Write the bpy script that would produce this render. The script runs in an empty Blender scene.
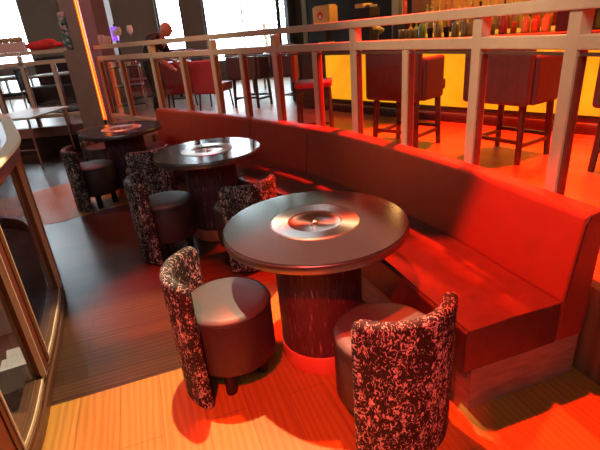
import bpy, bmesh, math, random
from mathutils import Vector, Matrix
random.seed(7)
PI = math.pi
sc = bpy.context.scene
COL = sc.collection

# ------------------------------------------------------------------ helpers
class MB:
    """collects shapes, links them as one mesh object"""
    def __init__(self): self.bm = bmesh.new()
    def box(self, x0, x1, y0, y1, z0, z1, M=None):
        vs = [self.bm.verts.new(Vector((x, y, z)) if M is None else M @ Vector((x, y, z)))
              for z in (z0, z1) for y in (y0, y1) for x in (x0, x1)]
        for f in ((0, 2, 3, 1), (4, 5, 7, 6), (0, 1, 5, 4), (2, 6, 7, 3), (0, 4, 6, 2), (1, 3, 7, 5)):
            self.bm.faces.new([vs[i] for i in f])
        return self
    def ob(self, c, s, rz=0, rx=0, ry=0):
        M = Matrix.Translation(c) @ Matrix.Rotation(rz, 4, 'Z') @ Matrix.Rotation(ry, 4, 'Y') @ Matrix.Rotation(rx, 4, 'X')
        return self.box(-s[0]/2, s[0]/2, -s[1]/2, s[1]/2, -s[2]/2, s[2]/2, M)
    def lathe(self, prof, c=(0, 0, 0), n=32, M=None, cap=True):
        rings = []
        for r, z in prof:
            ring = []
            for k in range(n):
                a = 2*PI*k/n
                v = Vector((c[0]+r*math.cos(a), c[1]+r*math.sin(a), c[2]+z))
                ring.append(self.bm.verts.new(M @ v if M else v))
            rings.append(ring)
        for a, b in zip(rings, rings[1:]):
            for k in range(n):
                self.bm.faces.new((a[k], a[(k+1) % n], b[(k+1) % n], b[k]))
        if cap:
            if prof[0][0] > 1e-5: self.bm.faces.new(rings[0][::-1])
            if prof[-1][0] > 1e-5: self.bm.faces.new(rings[-1])
        return self
    def tube(self, pts, r, n=8, cap=True):
        pts = [Vector(p) for p in pts]
        rings = []
        for i, p in enumerate(pts):
            t = (pts[min(i+1, len(pts)-1)] - pts[max(i-1, 0)]).normalized()
            u = t.cross(Vector((0, 0, 1)))
            if u.length < 1e-3: u = t.cross(Vector((1, 0, 0)))
            u.normalize(); w = u.cross(t)
            rr = r[i] if isinstance(r, (list, tuple)) else r
            rings.append([self.bm.verts.new(p + rr*(math.cos(2*PI*k/n)*u + math.sin(2*PI*k/n)*w)) for k in range(n)])
        for a, b in zip(rings, rings[1:]):
            for k in range(n): self.bm.faces.new((a[k], a[(k+1) % n], b[(k+1) % n], b[k]))
        if cap:
            self.bm.faces.new(rings[0][::-1]); self.bm.faces.new(rings[-1])
        return self
    def sweep(self, P, N, prof):
        """closed profile [(offset along normal, z)] carried along a plan curve"""
        rings = [[self.bm.verts.new((p[0]+o*n[0], p[1]+o*n[1], z)) for o, z in prof] for p, n in zip(P, N)]
        m = len(prof)
        for a, b in zip(rings, rings[1:]):
            for k in range(m): self.bm.faces.new((a[k], a[(k+1) % m], b[(k+1) % m], b[k]))
        self.bm.faces.new(rings[0][::-1]); self.bm.faces.new(rings[-1])
        return self
    def poly(self, pts, z0, z1):
        a = [self.bm.verts.new((x, y, z0)) for x, y in pts]; b = [self.bm.verts.new((x, y, z1)) for x, y in pts]
        n = len(pts)
        for k in range(n): self.bm.faces.new((a[k], a[(k+1) % n], b[(k+1) % n], b[k]))
        self.bm.faces.new(a[::-1]); self.bm.faces.new(b)
        return self
    def ball(self, c, r, s=(1, 1, 1), n=16):
        M = Matrix.Translation(c) @ Matrix.Diagonal((r*s[0], r*s[1], r*s[2], 1))
        bmesh.ops.create_uvsphere(self.bm, u_segments=n, v_segments=max(6, n//2), radius=1, matrix=M)
        return self
    def build(self, name, mat, parent=None, bevel=0, smooth=False, loc=None, rz=None):
        bmesh.ops.recalc_face_normals(self.bm, faces=self.bm.faces)
        me = bpy.data.meshes.new(name); self.bm.to_mesh(me); self.bm.free()
        o = bpy.data.objects.new(name, me); COL.objects.link(o)
        if mat: me.materials.append(mat)
        if parent: o.parent = parent
        if loc is not None: o.location = loc
        if rz is not None: o.rotation_euler = (0, 0, rz)
        if smooth:
            for p in me.polygons: p.use_smooth = True
        if bevel:
            b = o.modifiers.new('bevel', 'BEVEL'); b.width = bevel; b.segments = 2; b.limit_method = 'ANGLE'; b.angle_limit = 0.6
        if smooth == 'angle' or (bevel and smooth):
            pass
        return o

def tag(o, label=None, cat=None, group=None, kind=None):
    if label: o['label'] = label
    if cat: o['category'] = cat
    if group: o['group'] = group
    if kind: o['kind'] = kind
    return o

def thing(name, loc, label, cat, rz=0, group=None):
    o = bpy.data.objects.new(name, None); COL.objects.link(o)
    o.location = loc; o.rotation_euler = (0, 0, rz); o.empty_display_size = .1
    return tag(o, label, cat, group)

def kids(o): return [c for c in bpy.data.objects if c.parent == o]
def copy_tree(o, parent=None):
    c = o.copy(); COL.objects.link(c); c.parent = parent
    for ch in kids(o): copy_tree(ch, c)
    return c
def struct(o): o['kind'] = 'structure'; return o
def sharp(o, ang=.7):
    """smooth shading with hard edges kept"""
    me = o.data
    for p in me.polygons: p.use_smooth = True
    bm = bmesh.new(); bm.from_mesh(me)
    for e in bm.edges:
        if len(e.link_faces) == 2 and e.calc_face_angle(0) > ang: e.smooth = False
    bm.to_mesh(me); bm.free()
    return o

def catmull(P, n=12):
    P = [Vector((p[0], p[1])) for p in P]; P = [2*P[0]-P[1]] + P + [2*P[-1]-P[-2]]
    out = []
    for i in range(1, len(P)-2):
        a, b, c, d = P[i-1:i+3]
        for k in range(n):
            t = k/n
            out.append(.5*((2*b)+(-a+c)*t+(2*a-5*b+4*c-d)*t*t+(-a+3*b-3*c+d)*t**3))
    out.append(P[-2])
    return out
def normals(P):
    N = []
    for i in range(len(P)):
        t = (P[min(i+1, len(P)-1)]-P[max(i-1, 0)]).normalized()
        N.append(Vector((t.y, -t.x)))
    return N

# ------------------------------------------------------------------ materials
def mat(name, col, rough=.5, metal=0, emit=None, es=0, spec=None):
    m = bpy.data.materials.new(name); m.use_nodes = True
    b = m.node_tree.nodes['Principled BSDF']
    b.inputs['Base Color'].default_value = (*col, 1); b.inputs['Roughness'].default_value = rough
    b.inputs['Metallic'].default_value = metal
    if spec is not None: b.inputs['Specular IOR Level'].default_value = spec
    if emit: b.inputs['Emission Color'].default_value = (*emit, 1); b.inputs['Emission Strength'].default_value = es
    m.diffuse_color = (*col, 1)
    return m
def nodes(m): return m.node_tree.nodes, m.node_tree.links, m.node_tree.nodes['Principled BSDF']
def coords(m, scale=(1, 1, 1), rot=(0, 0, 0), kind='Object'):
    n, l, b = nodes(m)
    tc = n.new('ShaderNodeTexCoord'); mp = n.new('ShaderNodeMapping')
    mp.inputs['Scale'].default_value = scale; mp.inputs['Rotation'].default_value = rot
    l.new(tc.outputs[kind], mp.inputs['Vector']); return mp.outputs['Vector']
def ramp(m, src, stops):
    n, l, b = nodes(m); r = n.new('ShaderNodeValToRGB'); e = r.color_ramp.elements
    while len(e) < len(stops): e.new(.5)
    for el, (p, c) in zip(e, stops): el.position = p; el.color = (*c, 1)
    l.new(src, r.inputs['Fac']); return r.outputs['Color']
def noise(m, vec, scale, detail=3, rough=.5, dist=0):
    n, l, b = nodes(m); t = n.new('ShaderNodeTexNoise')
    t.inputs['Scale'].default_value = scale; t.inputs['Detail'].default_value = detail
    t.inputs['Roughness'].default_value = rough; t.inputs['Distortion'].default_value = dist
    l.new(vec, t.inputs['Vector']); return t.outputs['Fac']
def bump(m, src, strength=.2, dist=.01):
    n, l, b = nodes(m); t = n.new('ShaderNodeBump'); t.inputs['Strength'].default_value = strength
    t.inputs['Distance'].default_value = dist; l.new(src, t.inputs['Height']); l.new(t.outputs['Normal'], b.inputs['Normal'])
def noisy(name, c0, c1, scale, rough=.5, metal=0, stretch=(1, 1, 1), detail=4, bmp=0, lo=.3, hi=.7, dist=0, spec=None):
    m = mat(name, c0, rough, metal, spec=spec); n, l, b = nodes(m)
    f = noise(m, coords(m, stretch), scale, detail, .55, dist)
    l.new(ramp(m, f, [(lo, c0), (hi, c1)]), b.inputs['Base Color'])
    if bmp: bump(m, f, bmp)
    return m

def planks(name, cols, rz, plank_w=.13, plank_l=1.4, rough=.35, gap=(.02, .01, .006), grain=0.35, spec=None, bm=-.25, vary=1):
    m = mat(name, cols[0], rough, spec=spec); n, l, b = nodes(m)
    v = coords(m, (1, 1, 1), (0, 0, -rz))
    br = n.new('ShaderNodeTexBrick'); l.new(v, br.inputs['Vector'])
    br.inputs['Scale'].default_value = 1; br.inputs['Brick Width'].default_value = plank_l; br.inputs['Row Height'].default_value = plank_w
    br.inputs['Mortar Size'].default_value = .0018; br.inputs['Mortar Smooth'].default_value = .1
    br.inputs['Color1'].default_value = (*cols[0], 1); br.inputs['Color2'].default_value = (*cols[1], 1); br.inputs['Mortar'].default_value = (*gap, 1)
    br.offset = .37
    mp = n.new('ShaderNodeMapping'); mp.inputs['Scale'].default_value = (2.2, 34, 1); l.new(v, mp.inputs['Vector'])
    g = noise(m, mp.outputs['Vector'], 1.6, 6, .6, 1.2)
    mp2 = n.new('ShaderNodeMapping'); mp2.inputs['Scale'].default_value = (1, 9, 1); l.new(v, mp2.inputs['Vector'])
    wv = n.new('ShaderNodeTexWave'); wv.bands_direction = 'Y'; wv.inputs['Scale'].default_value = 1.1; wv.inputs['Distortion'].default_value = 9
    wv.inputs['Detail'].default_value = 3; wv.inputs['Detail Scale'].default_value = .7; l.new(mp2.outputs['Vector'], wv.inputs['Vector'])
    mx = n.new('ShaderNodeMix'); mx.data_type = 'FLOAT'; mx.inputs[0].default_value = .35; l.new(g, mx.inputs[2]); l.new(wv.outputs['Fac'], mx.inputs[3])
    gr = ramp(m, mx.outputs[0], [(.25, (1-grain,)*3), (.75, (1+grain*.4,)*3)])
    mul = n.new('ShaderNodeMix'); mul.data_type = 'RGBA'; mul.blend_type = 'MULTIPLY'; mul.inputs[0].default_value = 1
    l.new(br.outputs['Color'], mul.inputs[6]); l.new(gr, mul.inputs[7]); l.new(mul.outputs[2], b.inputs['Base Color'])
    rr = n.new('ShaderNodeMapRange'); rr.inputs['To Min'].default_value = rough-.08*vary; rr.inputs['To Max'].default_value = rough+.12*vary
    l.new(mx.outputs[0], rr.inputs['Value']); l.new(rr.outputs['Result'], b.inputs['Roughness'])
    if bm: bump(m, br.outputs['Fac'], bm, .004)
    return m

A18 = math.radians(18)
M = {}
M['dark_wood'] = planks('dark stained oak boards', [(.088, .037, .018), (.050, .021, .012)], A18, .12, 1.5, .30, spec=.7, bm=0, gap=(.012, .006, .004), grain=.55, vary=.5)
M['oak'] = planks('honey oak boards', [(.45, .205, .036), (.39, .172, .030)], A18+PI/2, .19, 1.6, .40, gap=(.26, .12, .03), grain=.22)
M['club_floor'] = planks('raised floor boards', [(.32, .15, .07), (.26, .12, .055)], math.radians(130), .15, 1.4, .33, gap=(.1, .05, .02))
M['concrete'] = noisy('wall plaster', (.27, .24, .205), (.31, .275, .235), 3, .85)
M['dark_wall'] = noisy('dark wall paint', (.016, .012, .011), (.022, .017, .015), 4, .7)
M['ceiling'] = mat('black ceiling paint', (.02, .018, .018), .9)
M['black'] = mat('black lacquer', (.012, .011, .012), .35)
M['black_fabric'] = noisy('black cloth', (.012, .012, .014), (.022, .021, .024), 60, .8)
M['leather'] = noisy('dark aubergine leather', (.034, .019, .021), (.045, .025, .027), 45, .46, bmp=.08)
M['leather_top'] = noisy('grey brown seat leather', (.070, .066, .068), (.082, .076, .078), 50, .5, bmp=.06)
M['foot'] = mat('dark stained foot', (.014, .009, .008), .5)
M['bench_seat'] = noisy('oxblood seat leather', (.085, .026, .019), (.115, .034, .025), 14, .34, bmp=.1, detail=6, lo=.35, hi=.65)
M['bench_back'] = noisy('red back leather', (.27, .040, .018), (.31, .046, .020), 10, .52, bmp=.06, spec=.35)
M['plinth'] = noisy('brown laminate', (.26, .14, .09), (.42, .25, .165), 9, .5, stretch=(1, 1, 5), detail=8)
M['rail'] = noisy('bronze brown rail', (.56, .39, .27), (.62, .43, .30), 12, .45)
M['rail_dark'] = mat('dark rail groove', (.10, .05, .035), .5)  # dark brown for the gap line under the middle rail and the column trim
M['frame_red'] = noisy('reddish brown frame', (.17, .036, .024), (.21, .048, .030), 10, .42)
M['frame_cream'] = mat('cream edge metal', (.66, .56, .40), .75, spec=.2)
M['frame_bronze'] = mat('bronze frame', (.15, .065, .032), .38, .3)
M['table_top'] = noisy('charcoal stone top', (.019, .026, .031), (.029, .040, .047), 180, .17)
M['edge_metal'] = mat('brushed grey edge', (.25, .24, .24), .32, .9)
M['steel'] = mat('brushed steel', (.62, .58, .53), .30, 1)
M['dish'] = mat('polished steel plate', (.60, .44, .38), .24, 1)
for k_ in ('steel', 'dish'):
    n, l, b = nodes(M[k_]); tg = n.new('ShaderNodeTangent'); tg.direction_type = 'RADIAL'; tg.axis = 'Z'
    b.inputs['Anisotropic'].default_value = .8; l.new(tg.outputs[0], b.inputs['Tangent'])
M['kick_metal'] = mat('kick band painted red reflection', (.85, .20, .11), .42, .25)  # steel band; the red floor's reflection is put into its colour
M['chrome'] = mat('chrome', (.75, .73, .72), .15, 1)
M['stool_wood'] = mat('dark stool wood', (.035, .014, .011), .4)
M['stool_cloth'] = noisy('dark plum stool cloth', (.040, .018, .019), (.055, .024, .024), 30, .7)
M['stool_red'] = noisy('red stool cloth', (.32, .018, .026), (.38, .025, .032), 30, .7)
M['tan_seat'] = mat('tan stool seat', (.36, .15, .08), .55)
M['bar_body'] = noisy('dark bar wood', (.035, .014, .010), (.05, .02, .014), 10, .4)
M['bar_top'] = mat('brown stone bar top', (.10, .07, .05), .3)
M['white_top'] = mat('white table top', (.55, .52, .46), .5)
M['pink_metal'] = mat('rose metal', (.62, .33, .30), .3, .6)
M['column'] = noisy('column cladding', (.26, .17, .14), (.30, .20, .165), 8, .55)
M['brown_panel'] = noisy('rosy brown riser panel', (.34, .15, .105), (.38, .175, .12), 8, .5)
M['skin'] = mat('skin', (.55, .24, .16), .5)
M['red_cloth'] = noisy('red cloth', (.62, .02, .018), (.72, .03, .025), 20, .8)
M['pink'] = mat('pale pink card', (.72, .42, .36), .6)
M['fur'] = noisy('tan plush', (.42, .24, .12), (.55, .34, .18), 40, .9, bmp=.6)
M['paper'] = mat('white paper', (.78, .76, .72), .7)
M['blue_paper'] = noisy('blue printed paper', (.45, .6, .72), (.75, .75, .72), 30, .6)
M['leaf'] = noisy('overexposed pale leaves', (.62, .60, .42), (.75, .70, .52), 9, .9)  # overexposed daylight is put into the pale leaf colour
M['bark'] = mat('bark', (.2, .14, .09), .9)
M['pavement'] = noisy('pavement', (.5, .48, .45), (.6, .58, .55), 4, .9)
M['gold'] = noisy('brushed gold', (.75, .47, .12), (.85, .56, .17), 20, .38, .55)
M['amber_wood'] = noisy('amber veneer', (.55, .20, .05), (.70, .28, .07), 6, .5, stretch=(1, 1, .2))
M['rose_wood'] = noisy('rose veneer', (.22, .075, .05), (.28, .10, .065), 6, .55, stretch=(1, 1, .2))

M['booth'] = noisy('dark booth carpet', (.03, .026, .026), (.05, .042, .04), 50, .8)
def glass_mat(name, refl, tint=(1, 1, 1), rough=.02):
    m = bpy.data.materials.new(name); m.use_nodes = True; n, l = m.node_tree.nodes, m.node_tree.links
    n.clear(); out = n.new('ShaderNodeOutputMaterial'); mx = n.new('ShaderNodeMixShader'); tr = n.new('ShaderNodeBsdfTransparent')
    gl = n.new('ShaderNodeBsdfGlossy'); lw = n.new('ShaderNodeLayerWeight'); lw.inputs['Blend'].default_value = .5
    pw = n.new('ShaderNodeMath'); pw.operation = 'POWER'; pw.inputs[1].default_value = 4; l.new(lw.outputs['Facing'], pw.inputs[0])
    fr = n.new('ShaderNodeMath'); fr.operation = 'MULTIPLY_ADD'; fr.inputs[1].default_value = .6; fr.inputs[2].default_value = refl; l.new(pw.outputs[0], fr.inputs[0])
    tr.inputs['Color'].default_value = (*tint, 1); gl.inputs['Roughness'].default_value = rough
    l.new(fr.outputs[0], mx.inputs[0]); l.new(tr.outputs[0], mx.inputs[1]); l.new(gl.outputs[0], mx.inputs[2]); l.new(mx.outputs[0], out.inputs[0])
    return m
M['glass'] = glass_mat('clear glass', .035, (.96, .95, .95))
M['window_glass'] = glass_mat('window glass', .02, (.97, .98, 1))

# pale jacquard figure woven on black
m = mat('black and pale jacquard', (.02, .018, .018), .75); n, l, b = nodes(m)
v = coords(m, (1, 1, .62))
f1 = noise(m, v, 70, 2, .55, 1.5); f2 = noise(m, v, 14, 2, .5, 1.0)
ad = n.new('ShaderNodeMath'); ad.operation = 'MULTIPLY_ADD'; ad.inputs[1].default_value = .38; l.new(f2, ad.inputs[0]); l.new(f1, ad.inputs[2])
c = ramp(m, ad.outputs[0], [(.735, (.009, .008, .009)), (.775, (.27, .24, .225)), (.87, (.58, .52, .49))])
l.new(c, b.inputs['Base Color']); bump(m, f1, .25); M['jacquard'] = m

# scored dark veneer on the pedestals
m = mat('scored dark veneer', (.05, .028, .03), .5); n, l, b = nodes(m)
v = coords(m, (13, 13, 1.1)); f = noise(m, v, 9, 5, .65, .7)
l.new(ramp(m, f, [(.52, (.070, .018, .029)), (.60, (.11, .04, .05)), (.70, (.46, .33, .33))]), b.inputs['Base Color']); bump(m, f, .5); M['veneer'] = m

# floral printed surface
m = mat('floral print', (.1, .2, .2), .5); n, l, b = nodes(m)
vo = n.new('ShaderNodeTexVoronoi'); vo.inputs['Scale'].default_value = 26; l.new(coords(m), vo.inputs['Vector'])
sp = n.new('ShaderNodeSeparateColor'); l.new(vo.outputs['Color'], sp.inputs[0])
r = ramp(m, sp.outputs[0], [(0, (.03, .12, .13)), (.3, (.08, .25, .26)), (.5, (.55, .25, .22)), (.7, (.62, .55, .48)), (.9, (.03, .03, .03))])
l.new(r, b.inputs['Base Color']); M['floral'] = m

# backlit onyx of the bar front
m = mat('backlit onyx', (.3, .15, .02), .3); n, l, b = nodes(m)
f = noise(m, coords(m), 2.2, 4, .6, .6)
l.new(ramp(m, f, [(.25, (1.0, .30, .004)), (.55, (1.0, .43, .006)), (.8, (1.0, .52, .015))]), b.inputs['Emission Color'])
b.inputs['Emission Strength'].default_value = 1.0; M['onyx'] = m
M['amber_strip'] = mat('amber backlight', (.3, .1, .02), .4, emit=(1, .36, .03), es=.9)
M['led_orange'] = mat('orange led tube', (.6, .1, .02), .4, emit=(1, .10, .005), es=1.7)
M['led_core'] = mat('yellow led core', (.6, .3, .05), .4, emit=(1, .45, .04), es=2.5)
M['purple_led'] = mat('violet led', (.1, .02, .3), .4, emit=(.25, .05, 1), es=2.0)

FZ = .456        # height of the raised floor
# ------------------------------------------------------------------ plan curves
F = catmull([(1.17, 1.30), (1.09, 1.57), (1.0, 1.85), (.81, 2.43), (.36, 3.38), (-.02, 3.93), (-.71, 4.74), (-1.73, 5.76), (-3.0, 7.03)], 12)
FN = normals(F)
i0, i1 = 12, 84           # where the bench starts and ends on the curve
D = [p+.22*q for p, q in zip(F, FN)]
DS = [0.0]
for a, b_ in zip(D, D[1:]): DS.append(DS[-1]+(b_-a).length)
def on_div(s, off=0.0):
    for k in range(len(DS)-1):
        if DS[k+1] >= s:
            t = (s-DS[k])/(DS[k+1]-DS[k]); p = D[k].lerp(D[k+1], t); q = FN[k].lerp(FN[k+1], t).normalized()
            return p+off*q, q
    return D[-1]+off*FN[-1], FN[-1]

# ------------------------------------------------------------------ setting
X0, X1, Y0, Y1, ZC = -9.5, 6.5, -3.0, 13.5, 7.4
struct(MB().box(X0, X1, Y0, 8.2, -.05, 0).build('floor', M['dark_wood']))
# honey oak fields laid flush in the dark boards
struct(MB().poly([(4.5, -3.0), (4.5, 2.2), (.3, 2.02), (-.03, 2.12), (-.12, 2.72), (-.30, 2.35), (-.70, 1.89), (-1.31, 1.69), (-1.22, 1.40), (-1.16, .95), (-1.155, .55), (-1.155, -3.0)], -.04, .002).build('floor_oak', M['oak']))
struct(MB().poly([(-4.6, 3.62), (-2.42, 4.27), (-2.05, 4.57), (-1.3, 4.95), (-1.3, 5.6), (-2.45, 6.15), (-3.04, 5.69), (-3.5, 5.3), (-5.2, 4.7)], -.04, .002).build('floor_oak_strip', M['oak']))
plat = [tuple(on_div(s, -.03)[0]) for s in [DS[-1]*k/40 for k in range(0, 41)]]
plat = [(1.9+.3, -2.98), (1.30, 1.32)] + plat + [(-2.95, 7.72), (X0+.02, 7.72), (X0+.02, Y1-.02), (X1-.02, Y1-.02), (X1-.02, -2.98)]
struct(MB().poly(plat, -.03, FZ).build('floor_raised', M['club_floor']))
struct(MB().box(X0-.1, X0, Y0, Y1, 0, ZC).build('wall_left', M['concrete']))
struct(MB().box(X1, X1+.1, Y0, Y1, 0, ZC).build('wall_right', M['dark_wall']))
struct(MB().box(X0, X1, Y0-.1, Y0, 0, ZC).build('wall_front', M['dark_wall']))
struct(MB().box(X0, X1, Y0, Y1, ZC, ZC+.1).build('ceiling', M['ceiling']))
# back wall with window openings
wins = [(-9.0, -7.02, 1.32), (-3.42, -2.72, .56), (-2.15, .42, .95)]
lowwin = (-8.2, -6.9, .62, .95)
wb = MB(); xs = X0
for (a, b_, zb) in wins:
    wb.box(xs, a, Y1, Y1+.2, 0, ZC)
    if zb > 1.2:
        wb.box(a, b_, Y1, Y1+.2, 0, .62); wb.box(a, lowwin[0], Y1, Y1+.2, .62, .95); wb.box(a, b_, Y1, Y1+.2, .95, zb)
    else: wb.box(a, b_, Y1, Y1+.2, 0, zb)
    wb.box(a, b_, Y1, Y1+.2, 5.0, ZC); xs = b_
wb.box(xs, X1, Y1, Y1+.2, 0, ZC)
struct(wb.build('wall_back', M['concrete']))
# dark cladding from the last window to the bar corner
struct(MB().box(.45, X1, Y1-.35, Y1-.02, FZ, ZC-.02).build('wall_panel', M['dark_wall']))
for k, (a, b_, zb) in enumerate(wins):
    w = thing('window_%d' % (k+1), ((a+b_)/2, Y1+.1, zb), None, None); struct(w)
    h = 5.0-zb; hw = (b_-a)/2; f = MB()
    f.box(-hw, -hw+.05, -.04, .04, 0, h).box(hw-.05, hw, -.04, .04, 0, h).box(-hw, hw, -.04, .04, 0, .05).box(-hw, hw, -.04, .04, h-.05, h)
    mids = {2: [(-.235, .03), (.76, .10)], 0: [], 1: []}[k]
    for mx_, ww in mids: f.box(mx_-ww/2, mx_+ww/2, -.05, .05, 0, h)
    if k == 1: f.box(-hw, hw, -.04, .04, .55, .85)
    struct(f.build('window_frame', M['black'], w))
    struct(MB().box(-hw+.05, hw-.05, -.004, .004, .05, h-.05).build('window_glass', M['window_glass'], w))
w = thing('window_4', ((lowwin[0]+lowwin[1])/2-.1, Y1+.1, .62), None, None); struct(w)
f = MB()
for k in range(5): f.box(-.75+k*.36, -.70+k*.36, -.04, .04, 0, .33)
struct(f.build('window_frame', M['black'], w))
struct(MB().box(-.7, .7, -.003, .003, 0, .33).build('window_glass', M['window_glass'], w))
# outside
struct(MB().box(-25, 15, Y1+.3, 40, -.3, -.1).build('ground', M['pavement']))
t = thing('street_tree', (-.75, 19, -.1), 'pale sunlit tree outside the wide window', 'tree')
MB().tube([(0, 0, 0), (.05, 0, 1.2), (0, .05, 2.4)], [.10, .08, .05]).build('trunk', M['bark'], t)
cm = MB()
for k in range(420):
    a = random.random()*2*PI; u = random.uniform(-1, 1); rr = random.random()**.4
    c_ = Vector((.9*rr*math.cos(a)*math.sqrt(1-u*u), .9*rr*math.sin(a)*math.sqrt(1-u*u), 2.5+1.1*rr*u))
    q = [c_+Vector((random.uniform(-.13, .13), random.uniform(-.13, .13), random.uniform(-.1, .1))) for _ in range(4)]
    cm.bm.faces.new([cm.bm.verts.new(x) for x in q])
cm.build('foliage', M['leaf'], t)

# step beside the bench end
sd = Vector((.35, -.94)).normalized(); sn = Vector((.94, .35)).normalized()
st = thing('step', (1.30, 1.60, 0), 'dark two tier step block against the bench end', 'step', math.atan2(sd.y, sd.x))
MB().box(.0, 1.6, .02, .40, 0, .265).build('riser', M['black'], st, .004)
MB().box(.0, 1.6, .0, .40, .265, .288).build('tread', M['club_floor'], st, .004)

# ------------------------------------------------------------------ banquette
bench = thing('curved_banquette', (0, 0, 0), 'long curved red leather banquette along the glass railing', 'bench')
def seg(a, b_): return F[a:b_+1], FN[a:b_+1]
P, Nn = seg(i0, i1); P = [p.copy() for p in P]; P[0] += (P[1]-P[0]).normalized()*.018
MB().sweep(P, Nn, [(-.435, .003), (.15, .003), (.15, .232), (-.435, .232)]).build('plinth', M['plinth'], bench)
cuts_seat = [i0, 46, 63, i1]; cuts_back = [i0, 57, 68, i1]
def trim(P, N, e0=.003, e1=.003):
    P = [p.copy() for p in P]; P[0] += (P[1]-P[0]).normalized()*e0; P[-1] += (P[-2]-P[-1]).normalized()*e1; return P, N
for a, b_ in zip(cuts_seat, cuts_seat[1:]):
    P, Nn = trim(*seg(a, b_))
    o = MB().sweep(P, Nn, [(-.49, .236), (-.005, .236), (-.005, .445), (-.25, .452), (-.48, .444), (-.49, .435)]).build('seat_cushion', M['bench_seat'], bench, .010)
    # stitched seam along the top front edge
    sm_ = MB().tube([(p.x-.478*q.x, p.y-.478*q.y, .4475) for p, q in zip(P, Nn)], .0045, 6).build('seam', M['bench_seat'], o)
for a, b_ in zip(cuts_back, cuts_back[1:]):
    P, Nn = trim(*seg(a, b_), .004, .004)
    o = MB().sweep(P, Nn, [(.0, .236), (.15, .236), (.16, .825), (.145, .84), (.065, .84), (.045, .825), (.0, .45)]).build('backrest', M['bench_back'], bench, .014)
    if a == i0:
        p, q = P[0], Nn[0]; d_ = (P[0]-P[1]).normalized()*.004
        MB().tube([(p.x+d_.x+o_*q.x, p.y+d_.y+o_*q.y, z) for o_, z in [(.004, .45), (.022, .62), (.045, .80), (.06, .832), (.09, .838), (.15, .838)]], .0055, 6).build('piping', M['bench_seat'], o)

# ------------------------------------------------------------------ railing on the raised floor
rail = thing('glass_railing', (0, 0, 0), 'bronze glazed railing running behind the red banquette to the column', 'railing')
s_end = 7.30
def rpath(s0, s1, n):
    q = [on_div(s0+(s1-s0)*k/n, .06) for k in range(n+1)]
    return [a for a, _ in q], [b_ for _, b_ in q]
Z_TOP, Z_MID = (1.580, 1.634), (1.425, 1.485)
P, Nn = rpath(-.0, s_end, 60)
MB().sweep(P, Nn, [(-.045, Z_TOP[0]), (.045, Z_TOP[0]), (.045, Z_TOP[1]), (-.045, Z_TOP[1])]).build('top_rail', M['rail'], rail, .006)
MB().sweep(P, Nn, [(-.03, Z_MID[0]), (.03, Z_MID[0]), (.03, Z_MID[1]), (-.03, Z_MID[1])]).build('middle_rail', M['rail'], rail, .005)
MB().sweep(P, Nn, [(-.03, .585), (.03, .585), (.03, .645), (-.03, .645)]).build('bottom_rail', M['rail'], rail, .005)
major = [.10, .66, 1.24, 2.42, 3.44, 4.46, 5.73]; minor = [1.84, 2.89, 3.97, 5.07, 6.60, 7.28]
posts = sorted([(s, .062) for s in major]+[(s, .05) for s in minor])
for s, w_ in posts:
    p, q = on_div(s, .06); ang = math.atan2(q.y, q.x)
    top = Z_TOP[0]-.001 if w_ > .06 else Z_MID[0]-.001
    o = MB().box(-.035, .035, -w_/2, w_/2, FZ, top).build('post', M['rail'], rail, .004, loc=(p.x, p.y, 0), rz=ang)
    MB().box(-.02, .02, -w_/2-.010, -w_/2-.001, .65, 1.40).build('glazing_bead', M['frame_red'], o)
    MB().box(-.02, .02, w_/2+.001, w_/2+.010, .65, 1.40).build('glazing_bead', M['frame_red'], o)
for (sa, wa), (sb, wb_) in zip(posts, posts[1:]):
    a, b_ = sa+wa/2+.012, sb-wb_/2-.012
    P, Nn = rpath(a, b_, 6)
    MB().sweep(P, Nn, [(-.004, .648), (.004, .648), (.004, 1.398), (-.004, 1.398)]).build('glass_pane', M['glass'], rail)
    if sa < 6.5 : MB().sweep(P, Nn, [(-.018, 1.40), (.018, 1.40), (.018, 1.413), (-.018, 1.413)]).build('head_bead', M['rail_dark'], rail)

# second railing left of the column, straight along the raised floor edge
rl = thing('glass_railing', (-3.26, 7.78, 0), 'rosy bronze glazed railing left of the orange lit column', 'railing')
L = 4.6
MB().box(-L, 0, -.045, .045, *Z_TOP).build('top_rail', M['rail'], rl, .006)
MB().box(-L, 0, -.03, .03, *Z_MID).build('middle_rail', M['rail'], rl, .005)
MB().box(-L, 0, -.03, .03, .585, .645).build('bottom_rail', M['rail'], rl, .005)
lp = [-.04, -.50, -1.0, -1.5, -2.0, -2.6, -3.2, -3.9, -4.55]
for k, x in enumerate(lp):
    o = MB().box(x-.03, x+.03, -.03, .03, FZ, (Z_TOP if k % 2 == 0 else Z_MID)[0]-.001).build('post', M['frame_red'] if k == 0 else M['rail'], rl, .004)  # end post red-brown: the red light on it is put into its colour
    MB().box(x+.031, x+.040, -.02, .02, .65, 1.40).build('glazing_bead', M['frame_red'], o)
for a, b_ in zip(lp[1:], lp): MB().box(a+.045, b_-.035, -.004, .004, .648, 1.412).build('glass_pane', M['glass'], rl)
# riser of the raised floor
struct(MB().box(-8.9, -2.95, 7.66, 7.718, .29, .452).build('trim_1', M['brown_panel']))
struct(MB().box(-8.9, -2.95, 7.69, 7.718, .003, .29).build('trim_2', M['bar_body']))
P, Nn = rpath(5.95, 7.35, 8)
struct(MB().sweep(P, Nn, [(-.13, .20), (-.092, .20), (-.092, .452), (-.13, .452)]).build('trim_3', M['brown_panel']))

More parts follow.
